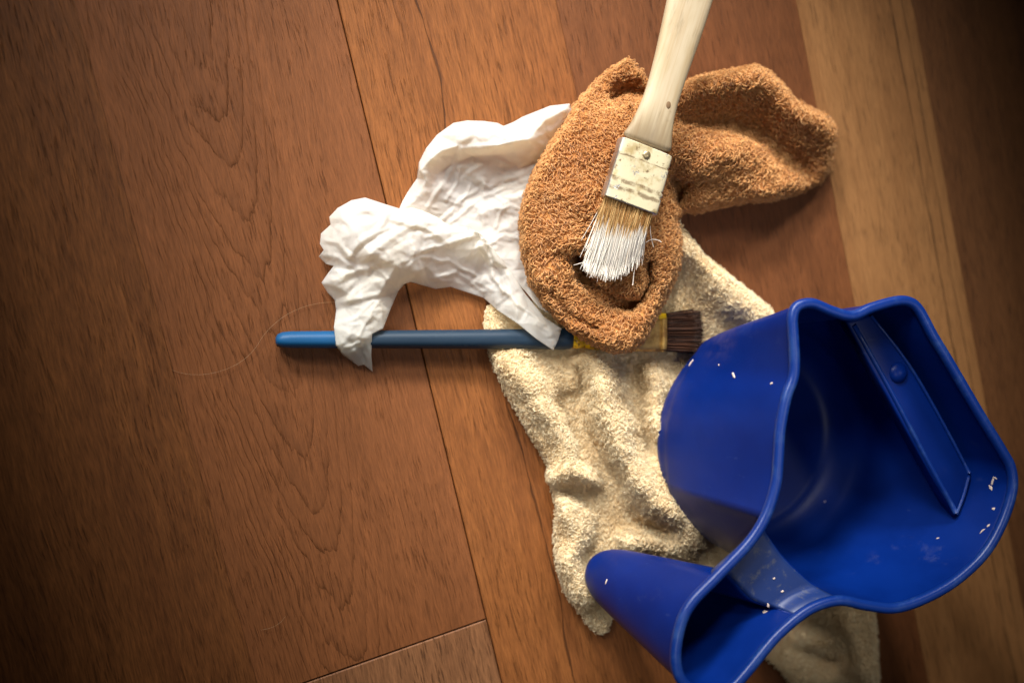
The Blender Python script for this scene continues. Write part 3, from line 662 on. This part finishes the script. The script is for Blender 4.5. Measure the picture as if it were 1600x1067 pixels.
front_out = [(335, 432, 16), (280, 415, 14), (210, 392, 8), (160, 402, 6), (110, 430, 6), (80, 462, 5), (85, 490, 8), (50, 522, 6), (46, 560, 6), (60, 582, 9), (42, 605, 4), (68, 632, 4), (96, 640, 12), (76, 665, 7), (52, 700, 4), (74, 735, 4), (100, 763, 6), (105, 800, 6), (97, 860, 18), (105, 930, 18.5), (130, 962, 14), (185, 1001, 3), (205, 996, 5), (237, 1022, 2), (232, 960, 14), (235, 885, 21), (275, 866, 20), (300, 800, 10), (330, 730, 4), (352, 705, 5), (375, 697, 5), (420, 710, 4), (465, 722, 4), (520, 715, 6), (580, 735, 5), (640, 755, 6), (690, 800, 11), (760, 846, 24), (830, 903, 26), (892, 945, 24), (908, 910, 25), (922, 866, 26), (860, 826, 24), (790, 740, 18), (730, 650, 16), (660, 560, 22), (625, 520, 27), (580, 500, 26), (515, 494, 24), (470, 462, 22), (420, 440, 20), (380, 428, 18)]
front_ctl = [(130, 470, 22), (200, 440, 24), (270, 460, 28), (340, 480, 32), (420, 500, 34), (480, 530, 32), (540, 530, 30), (600, 520, 30), (180, 520, 34), (250, 530, 37), (170, 590, 28), (120, 540, 24), (100, 590, 18), (220, 590, 38), (300, 570, 39), (320, 640, 36), (380, 600, 37), (400, 660, 28),
             (150, 630, 20), (210, 660, 17), (190, 690, 14), (130, 690, 22), (100, 710, 18), (150, 740, 22), (230, 700, 26), (290, 690, 30), (330, 690, 24), (250, 760, 24), (200, 760, 20), (140, 790, 16), (180, 820, 18), (230, 820, 22), (270, 800, 22), (160, 880, 23), (200, 900, 24), (130, 920, 22), (170, 950, 18), (215, 960, 13),
             (450, 580, 30), (430, 640, 24), (500, 620, 20), (520, 580, 24), (560, 640, 15), (480, 690, 12), (600, 690, 11), (620, 600, 20), (640, 560, 24), (620, 545, 22), (600, 580, 26), (660, 640, 12), (680, 620, 20), (700, 700, 15), (740, 740, 20), (680, 730, 16), (760, 780, 26), (800, 790, 22), (830, 850, 28), (880, 880, 27), (650, 620, 12)]
front_ctl = [(a, b, 13 + (c - 13) * .72 if c > 13 and b < 780 and a < 640 else c) for a, b, c in front_ctl]
P1, F1, z1 = sheet(back_out, back_ctl, back_folds, 1.9, 61, .0014, .0007, -.45, (1.7, .8))
P2, F2, z2 = sheet(front_out, front_ctl, front_folds, 1.9, 83, .0016, .0007, .35, (1.6, .8))
# keep the front layer above the back one
V1 = at(P1[:, 0], P1[:, 1], z1); V2 = at(P2[:, 0], P2[:, 1], z2)
tis = mesh('crumpled_tissue', np.vstack([V1, V2]), np.vstack([F1, F2 + len(V1)]), M['tissue'], None, True)
mod = tis.modifiers.new('sheet_thickness', 'SOLIDIFY'); mod.thickness = .00025; mod.offset = 0
tag(tis, 'crumpled white paper tissue lying across the blue brush handle', 'tissue')

# ------------------------------------------------------------------ blue brush
def cz(s): return .0002 + s
bb = empty('long_paintbrush', tuple(at(660, 532, 0)))
tag(bb, 'long slim brush with worn blue handle, half covered by tissue and brown cloth', 'paintbrush')
hz = lambda u: .0165 + max(0, (u - 430)) / 670 * .009
st = [(431, 527, 431, 537, .0135, .009), (434, 522, 434, 540, .015, .012), (441, 519, 441, 542.5, .0163, .0148), (455, 517.5, 455, 543.5, .0168, .0158)]
for u in range(490, 880, 30): st.append((u, 517.5 - (u - 470) * .010, u, 543.6 + (u - 470) * .005, hz(u), .016))
st += [(880, 512, 880, 546.5, hz(880), .0165), (889, 513.5, 889, 545.5, hz(889) - .0005, .0155), (893, 516, 893, 543, hz(893) - .0015, .0135)]
V, F = bar(st, 28, 2.3); to_parent(fix_normals(mesh('handle', V, F, M['blue_lacquer'])), bb)
V, F = bar([(432.5, 535, 432.5, 541, .0095, .006), (437, 533.5, 437, 543, .0105, .008), (443, 535, 443, 543.5, .0102, .0078)], 12, 2)
e_ = to_parent(fix_normals(mesh('end_hole', V, F, M['black_cap'])), bb)
st = [(892, 518, 892, 544, .0225, .014), (900, 518.5, 900, 545, .0232, .0145), (903, 521, 903, 544, .022, .013), (925, 523, 925, 545.5, .0222, .0128), (928, 521.5, 928, 547, .0232, .014), (934, 521.5, 934, 547, .0232, .014), (937, 523, 937, 546, .0222, .0125), (960, 520, 960, 548, .0222, .0125), (985, 508, 985, 549, .022, .012)]
V, F = bar(st, 24, 2.4); to_parent(fix_normals(mesh('collar', V, F, M['yellow'])), bb)
st = [(975, 512, 975, 549, .0222, .012), (995, 500, 995, 549, .0225, .0115), (1020, 492, 1020, 549, .0225, .011), (1030, 490, 1030, 549, .0225, .011)]
V, F = bar(st, 24, 4); to_parent(fix_normals(mesh('ferrule', V, F, M['tan_ferrule'])), bb)
st = [(1020, 489.5, 1020, 501, .0232, .009), (1028, 489, 1028, 501, .0232, .009), (1037, 488.5, 1037, 500, .0232, .009)]
V, F = bar(st, 16, 3); to_parent(fix_normals(mesh('ferrule_edge', V, F, M['yellow'])), bb)
V, F = bar([(1029, 489, 1029, 549.5, .0229, .0116), (1037, 488.5, 1037, 549.5, .0229, .0116)], 24, 4)
to_parent(fix_normals(mesh('ferrule_lip', V, F, M['tan_ferrule'])), bb)
r = np.random.default_rng(4); L = []; R_ = []; tn = []
for i in range(950):
    a = r.random(); zz = r.uniform(-1, 1)
    v0 = 490.5 + a * 57.5; v1 = 486 + a * 65 + r.normal(0, 1.5); u1 = 1095 + r.normal(0, 3.0) - 4 * abs(a - .5) * 2
    t = np.linspace(0, 1, 6)
    z = .0175 + zz * .0042 - t * .001 + zz * .001 * t
    L.append(at(1034 + (u1 - 1034) * t, v0 + (v1 - v0) * t + r.normal(0, .8) * np.sin(t * 3), z)); R_.append(np.full(6, .00034) * np.array([1, 1, 1, 1, .9, .5])); tn.append(r.random())
V, F, al = tubes(L, R_)
o = to_parent(mesh('bristles', V, F, M['dark_bristle'], None, True, {'along': al, 'tint': np.repeat(tn, 18)}), bb); tag(o, kind='stuff')

# ------------------------------------------------------------------ flat wooden brush
def fc(a, b): return (880 + a * .4309, b * .4309)
fb = empty('flat_paintbrush', tuple(at(1000, 270, .07)))
tag(fb, 'flat wooden brush with white paint tipped bristles, resting on the brown towel', 'paintbrush')
HS = [((214, 494), (388, 562), .079, .0085), ((220, 480), (392, 540), .0795, .0092), ((232, 466), (392, 516), .080, .0098), ((250, 440), (394, 478), .0805, .0104), ((268, 405), (399, 436), .081, .011), ((288, 360), (412, 384), .0818, .0115), ((305, 312), (429, 330), .0826, .012),
      ((322, 250), (450, 268), .0838, .0122), ((340, 175), (478, 192), .0852, .0124), ((356, 100), (504, 118), .0866, .0124), ((376, 10), (533, 28), .0882, .0124), ((392, -80), (560, -62), .0898, .0122), ((412, -180), (582, -165), .0912, .0118), ((438, -260), (590, -250), .0922, .0112), ((470, -310), (580, -304), .0928, .0098), ((500, -335), (550, -332), .093, .007)]
st = []
for l, r_, h, th in HS:
    a, b = fc(*l), fc(*r_); st.append((a[0], a[1], b[0], b[1], h, th))
V, F = bar(st, 28, 2.8); hd = to_parent(fix_normals(mesh('handle', V, F, M['handle_wood'])), fb)
sub = hd.modifiers.new('smooth', 'SUBSURF'); sub.levels = sub.render_levels = 1
def lerp2(a, b, t): return (a[0] + (b[0] - a[0]) * t, a[1] + (b[1] - a[1]) * t)
TL, TR, BR, BL = (206, 500), (387, 572), (332, 783), (143, 712)
st = []
for t, w, th in ((0, .0, .0118), (.02, .02, .0128), (.195, .02, .0128), (0.219, -.012, .0102), (0.231, -.012, .0102), (.25, .02, .0128), (.60, .02, .0128), (0.619, -.012, .0102), (0.631, -.012, .0102), (.65, .03, .0132), (.70, .03, .0132), (0.719, -.012, .0102), (0.731, -.012, .0102), (.75, .02, .0128), (.98, .02, .0128), (1, 0, .0118)):
    a, b = lerp2(TL, BL, t), lerp2(TR, BR, t); a2 = lerp2(a, b, -w * .5); b2 = lerp2(a, b, 1 + w * .5)
    a2, b2 = fc(*a2), fc(*b2); st.append((a2[0], a2[1], b2[0], b2[1], .080 - .003 * t, th))
V, F = bar(st, 40, 4.5); fe = to_parent(fix_normals(mesh('ferrule', V, F, M['ferrule'])), fb)
def dome(px, h, rad, hh, name, mat, par, root, flat=1.0):
    c = at(px[0], px[1], h); rings = []
    for k, a in enumerate(np.linspace(0, math.pi / 2 * .96, 6)):
        q = np.linspace(0, 2 * np.pi, 16, endpoint=False)
        rings.append(c + np.stack([np.cos(q) * rad * math.cos(a), np.sin(q) * rad * flat * math.cos(a), np.full(16, hh * math.sin(a))], 1))
    V, F = loft(rings, True, True, True); o = fix_normals(mesh(name, V, F, mat)); to_parent(o, root)
    if par is not None:
        mw = Matrix.Translation(root.location); o.parent = par; o.matrix_parent_inverse = Matrix.Identity(4)
    return o
def child_of(o, par, root):
    """parent under a part whose own matrix is the identity in world space"""
    o.parent = par; o.matrix_parent_inverse = Matrix.Identity(4); return o
child_of(dome(fc(303, 562), .0796, .0030, .0012, 'rivet', M['rivet'], None, fb), fe, fb)
for (p, rd, fy) in (((380, 378), .0024, 1.5),):
    hh = .0816 if p[0] > 350 else .0817
    child_of(dome(fc(*p), hh - .0006, rd, .0008, 'wood_mark', M['mark'], None, fb, fy), hd, fb)
r = np.random.default_rng(9); L = []; R_ = []; tn = []
for i in range(1300):
    a = r.random(); zz = r.uniform(-1, 1); stray = r.random() < .05
    b0 = fc(*lerp2((150, 706), (327, 772), a))
    tip = lerp2((78, 962), (278, 968), a)
    tip = (tip[0] + r.normal(0, 7) + (r.normal(0, 22) if stray else 0), tip[1] + 48 * math.sin(math.pi * min(1, a * 1.15)) ** .7 * .8 + r.normal(0, 10) - (abs(r.normal(0, 30)) if r.random() < .3 else 0) - 34 * a ** 3)
    p1 = fc(*tip); t = np.linspace(0, 1, 8)
    wig = r.normal(0, 1.6) * np.sin(t * math.pi) + r.normal(0, 2.0) * t ** 3 + 5 * np.sin(t * math.pi) * (.5 - a)
    u = b0[0] + (p1[0] - b0[0]) * t + wig; v = b0[1] + (p1[1] - b0[1]) * t + r.normal(0, .6) * t
    z = .0712 + zz * .0046 * (1 - .35 * t) - .008 * t ** 1.6
    L.append(at(u, v, z)); big = 1 + (r.random() < .35) * .7
    R_.append(np.array([.00022, .00022, .00022, .00024, .00028 * big, .0003 * big, .00026 * big, .0001])); tn.append(r.random())
for (p0, pm, p1, lo) in (((300, 880), (325, 858), (356, 878), .066), ((150, 930), (80, 950), (38, 962), .063), ((262, 950), (255, 1000), (252, 1034), .062)):
    t = np.linspace(0, 1, 8)[:, None]; q = (1 - t) ** 2 * np.array(p0) + 2 * t * (1 - t) * np.array(pm) + t * t * np.array(p1)
    w = np.array([fc(*x) for x in q]); L.append(at(w[:, 0], w[:, 1], lo)); R_.append(np.full(8, .0003)); tn.append(.0)
V, F, al = tubes(L, R_)
al[-3 * 24:] = 1
o = to_parent(mesh('bristles', V, F, M['white_bristle'], None, True, {'along': al, 'tint': np.repeat(tn, 24)}), fb); tag(o, kind='stuff')

# ------------------------------------------------------------------ blue pail
ZT, ZB = .158, .0125
pail = empty('paint_pail', tuple(at(1160, 680, ZB)))
tag(pail, 'blue plastic paint pail with a hollow grip and dried flecks, standing on the cream cloth', 'pail')
rim_px = [(1194, 804), (1209, 757), (1213, 715), (1216, 670), (1226, 618), (1237, 587), (1238, 555), (1236, 520), (1235, 499), (1240, 479), (1253, 468), (1276, 466), (1306, 478), (1335, 485), (1364, 473), (1406, 462), (1430, 465), (1447, 481), (1468, 520), (1494, 563), (1541, 643), (1576, 700), (1591, 730), (1593, 768), (1576, 822), (1547, 872), (1500, 916), (1447, 946), (1400, 960), (1353, 955), (1317, 948), (1282, 956), (1253, 974), (1217, 1007), (1176, 1057), (1150, 1084), (1116, 1098), (1083, 1090), (1060, 1068), (1051, 1032), (1058, 981), (1077, 940), (1118, 897), (1168, 845)]
rp = np.array(rim_px, float)
rw = at(rp[:, 0], rp[:, 1], ZT)[:, :2]
RIM = catmull(rw, 300)
def normals2(Cv):
    t = np.roll(Cv, -1, 0) - np.roll(Cv, 1, 0); t /= np.linalg.norm(t, axis=1)[:, None]
    return np.stack([t[:, 1], -t[:, 0]], 1)
n2 = normals2(RIM)
area = .5 * np.sum(RIM[:, 0] * np.roll(RIM[:, 1], -1) - RIM[:, 1] * np.roll(RIM[:, 0], -1))
if area < 0: n2 = -n2                                   # outward
CEN = RIM - n2 * .0036                                  # centre line of the rolled rim
q = np.linspace(0, 2 * np.pi, 14, endpoint=False)
prof = np.stack([np.sign(np.cos(q)) * np.abs(np.cos(q)) ** .8 * .0036, np.sign(np.sin(q)) * np.abs(np.sin(q)) ** .8 * .0032], 1)
rings = [np.stack([CEN[:, 0] + n2[:, 0] * a, CEN[:, 1] + n2[:, 1] * a, np.full(300, ZT - .0032 + b)], 1) for a, b in prof]
rings.append(rings[0]); V, F = loft(rings[:-1]); n = 300
F += [((13) * n + i, (13) * n + (i + 1) % n, (i + 1) % n, i) for i in range(n)]
rim = to_parent(fix_normals(mesh('rim', V, F, M['rim'])), pail)
def near(p):
    w = at(p[0], p[1], ZT)[:2]; return int(np.argmin(np.linalg.norm(RIM - w, axis=1)))
iL, iR, hR, hL = near((1194, 804)), near((1317, 948)), near((1253, 974)), near((1118, 897))
cyc = lambda a, b: CEN[[(a + k) % 300 for k in range((b - a) % 300 + 1)]]
seg_body, seg_r, seg_h, seg_l = cyc(iL, iR), cyc(iR, hR), cyc(hR, hL), cyc(hL, iL)
SAG = .020
jb = catmull(np.vstack([seg_body[-1], at([1287, 1242], [918, 873], ZT)[:, :2], seg_body[0]]), 21, False)     # body side of the bridge, right to left
jh = catmull(np.vstack([seg_h[-1], at([1158, 1200], [905, 948], ZT)[:, :2], seg_h[0]]), 21, False)          # grip side, left to right
def bowl(seg, junc, zb, c0, rx, ry, rot, rows, cw):
    top = np.vstack([seg, junc[1:-1]]); ns = len(seg)
    zt = np.full(len(top), ZT - .003); u_ = np.abs(2 * np.arange(1, len(junc) - 1) / (len(junc) - 1) - 1); zt[ns:] = ZT - .003 - (SAG - .003) * (1 - np.maximum(0, (u_ - .72) / .28) ** 2.2)
    zt[0] = zt[ns - 1] = ZT - .003
    a = np.arctan2(top[:, 1] - cw[1], top[:, 0] - cw[0]) - rot
    base = np.stack([rx * np.cos(a), ry * np.sin(a)], 1); c, s = math.cos(rot), math.sin(rot)
    base = base @ np.array([[c, s], [-s, c]]) + c0[:2]
    rings = [np.column_stack([c0[0] + (base[:, 0] - c0[0]) * f, c0[1] + (base[:, 1] - c0[1]) * f, np.full(len(top), zb)]) for f in ((.02, .5, .8) if rx > .05 else (.02, .5, .72))]
    fz = .021 if rx > .05 else .012; f0 = .80 if rx > .05 else .72
    for q_ in np.linspace(.12, 1, 8):
        f = f0 + (1 - f0) * math.sin(q_ * math.pi / 2); hz_ = fz * (1 - math.cos(q_ * math.pi / 2))
        g = hz_ / (ZT - zb); xy = c0[:2] + (base - c0[:2]) * f + (top - base) * g * q_ ** 2
        rings.append(np.column_stack([xy, np.full(len(top), zb + hz_)]))
    for s_ in np.linspace(fz / (ZT - zb), 1, rows)[1:]:
        xy = base + (top - base) * s_ + (base - c0[:2]) * (.055 if rx > .05 else .03) * math.sin(math.pi * s_) * (1 - s_)
        rings.append(np.column_stack([xy, zb + (zt - zb) * s_]))
    return loft(rings, True, True, False), top
(Vb, Fb), topb = bowl(seg_body, jb, ZB, at(1165, 683, ZB), .0865, .0865, 0, 26, at(1398, 715, ZT))
(Vh, Fh), toph = bowl(seg_h, jh, .0245, at(952, 899, .0245), .0235, .0200, -.6, 22, at(1122, 1000, ZT))
# bridge between body and grip: a sunk saddle with side walls up to the rim
lB, lH, rB = jb[::-1], jh, None
nA, nB = 21, 14
left = catmull(seg_l[::-1], nB, False); right = catmull(seg_r, nB, False)      # body -> grip
G = np.zeros((nB, nA, 3))
for i in range(nB):
    s_ = i / (nB - 1)
    for j in range(nA):
        t_ = j / (nA - 1)
        P_ = (1 - s_) * lB[j] + s_ * lH[j] + (1 - t_) * left[i] + t_ * right[i] - ((1 - s_) * (1 - t_) * lB[0] + (1 - s_) * t_ * lB[-1] + s_ * (1 - t_) * lH[0] + s_ * t_ * lH[-1])
        u_ = abs(2 * t_ - 1)
        lift = max(0, (u_ - .72) / .28) ** 2.2
        G[i, j] = (P_[0], P_[1], ZT - .003 - (SAG - .003) * (1 - lift))
V3 = G.reshape(-1, 3); F3 = [(i * nA + j, i * nA + j + 1, (i + 1) * nA + j + 1, (i + 1) * nA + j) for i in range(nB - 1) for j in range(nA - 1)]
def add_solid(o, t=.002):
    mo = o.modifiers.new('wall_thickness', 'SOLIDIFY'); mo.thickness = t; mo.offset = 0
    return o
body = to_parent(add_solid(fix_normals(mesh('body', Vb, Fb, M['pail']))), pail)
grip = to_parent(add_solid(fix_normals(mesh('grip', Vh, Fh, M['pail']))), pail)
brid = to_parent(add_solid(fix_normals(mesh('bridge', V3, F3, M['film'])), .0022), pail)
# brush ledge on the straight wall, with its round stop
ZL = .127
ld = [(1322, 503), (1364, 490), (1420, 568), (1470, 655), (1516, 742), (1492, 808), (1450, 735), (1386, 620)]
lt_ = at([p[0] for p in ld], [p[1] for p in ld], ZL); bm = bmesh.new()
out_ = np.array([cx_[0], cx_[1] + .35, 0]); out_ /= np.linalg.norm(out_)
lo = lt_.copy(); lo[:, 2] = ZL - .018
for i in (0, 5, 6, 7): lo[i] += out_ * .006
tv = [bm.verts.new(p) for p in lt_]; bv = [bm.verts.new(p) for p in lo]
bm.faces.new(tv); bm.faces.new(bv[::-1]); nn = len(tv)
for i in range(nn): bm.faces.new((tv[i], bv[i], bv[(i + 1) % nn], tv[(i + 1) % nn]))
bmesh.ops.recalc_face_normals(bm, faces=bm.faces)
tset = set(tv)
bmesh.ops.bevel(bm, geom=[e for e in bm.edges if e.verts[0] in tset and e.verts[1] in tset], offset=.0022, segments=3, affect='EDGES', profile=.5)
me = bpy.data.meshes.new('ledge'); bm.to_mesh(me); bm.free(); me.materials.append(M['pail'])
for p in me.polygons: p.use_smooth = True
ledge = bpy.data.objects.new('ledge', me); COL.objects.link(ledge); to_parent(ledge, pail)
child_of(dome((1402, 582), ZL - .001, .0080, .005, 'knob', M['pail'], None, pail), ledge, pail)
for pts, rd in (([(1334, 508), (1392, 612), (1450, 722), (1493, 800)], .0019), ([(1360, 493), (1420, 570), (1470, 655), (1514, 738)], .0013), ([(1514, 742), (1505, 775), (1494, 803)], .0013)):
    w_ = catmull(np.array(pts, float), 16, False); Vr, Fr, _ = tubes([at(w_[:, 0], w_[:, 1], ZL)], [np.full(16, rd)], 8)
    child_of(mesh('ridge', Vr, Fr, M['rim']), ledge, pail)
# flecks of dried paint, dropped on the surface along the line of sight and laid flat there
def join_bvh(parts):
    Vs = []; Fs = []; o_ = 0
    for v, f in parts:
        Vs += [tuple(x) for x in v]; Fs += [tuple(i + o_ for i in q_) for q_ in f]; o_ += len(v)
    return BVHTree.FromPolygons(Vs, Fs)
bvh = join_bvh([(Vb, Fb), (Vh, Fh), (V3, F3)])
def fleck(u, v, ln, wd, ang, seed, mat=None, name='paint_fleck', thick=.0004):
    r = np.random.default_rng(seed); o_ = Vector((0, 0, CAM_H)); d_ = Vector(at(u, v, 0)) - o_
    hit, nr, _, _ = bvh.ray_cast(o_, d_.normalized())
    if hit is None: return
    if nr.dot(d_) > 0: nr = -nr
    up = Vector(cx_) * math.cos(ang) - Vector(cy_) * math.sin(ang); t = (up - nr * up.dot(nr)).normalized(); b = nr.cross(t)
    n_ = 12; k = np.linspace(0, 2 * np.pi, n_, endpoint=False); rr = r.uniform(.55, 1.15, n_)
    rings = []
    for f, hgt in ((1, .0008), (.85, .0011 + thick * .7), (.4, .0011 + thick)):
        rings.append(np.array([tuple(hit + t * (math.cos(a) * ln * x * f) + b * (math.sin(a) * wd * x * f) + nr * hgt) for a, x in zip(k, rr)]))
    V, F = loft(rings, True, True, True)
    to_parent(fix_normals(mesh(name, V, F, mat or M['paint'])), pail)
for k, (u, v, ln, wd, an) in enumerate(((1148, 587, .0034, .0013, .7), (1207, 600, .0013, .0009, 0), (1125, 571, .0009, .0007, 1), (1081, 568, .0042, .0009, -.6), (1065, 580, .0015, .0006, -.6), (949, 909, .0022, .0009, -1.1),
                                        (1552, 752, .0045, .0011, -1.3), (1549, 762, .0028, .0014, .9), (1556, 746, .0018, .0008, .3), (1553, 795, .0016, .0011, .2), (1545, 822, .0018, .0009, -.6), (1536, 830, .0030, .0007, -.6), (1481, 759, .0016, .0010, 1.2), (1199, 945, .0020, .0012, 1.0), (1196, 957, .0022, .0016, .3), (1221, 923, .0016, .0011, 0), (1208, 903, .0012, .0009, 0), (1466, 842, .0014, .0006, 0), (1289, 784, .0010, .0006, 0))):
    fleck(u, v, ln, wd, an, 100 + k)

# ------------------------------------------------------------------ loose fibres and crumbs on the floor
def fibre(pts, rad, label, h=.0006):
    w = catmull(np.array(pts, float), 40, False)
    z = h + .0022 * np.sin(np.linspace(0, math.pi, 40))
    V, F, _ = tubes([at(w[:, 0], w[:, 1], z)], [np.full(40, rad)], 5)
    tag(mesh('loose_hair', V, F, M['hair']), label, 'hair')
fibre([(524, 472), (497, 474), (468, 482), (440, 497), (415, 520), (398, 545), (378, 564), (350, 578), (318, 585), (290, 584), (268, 578)], .00008, 'fine pale hair curving over the floor left of the tissue')
fibre([(408, 984), (424, 980), (438, 972), (446, 962)], .00007, 'short pale hair on the floor near the lower plank joint')
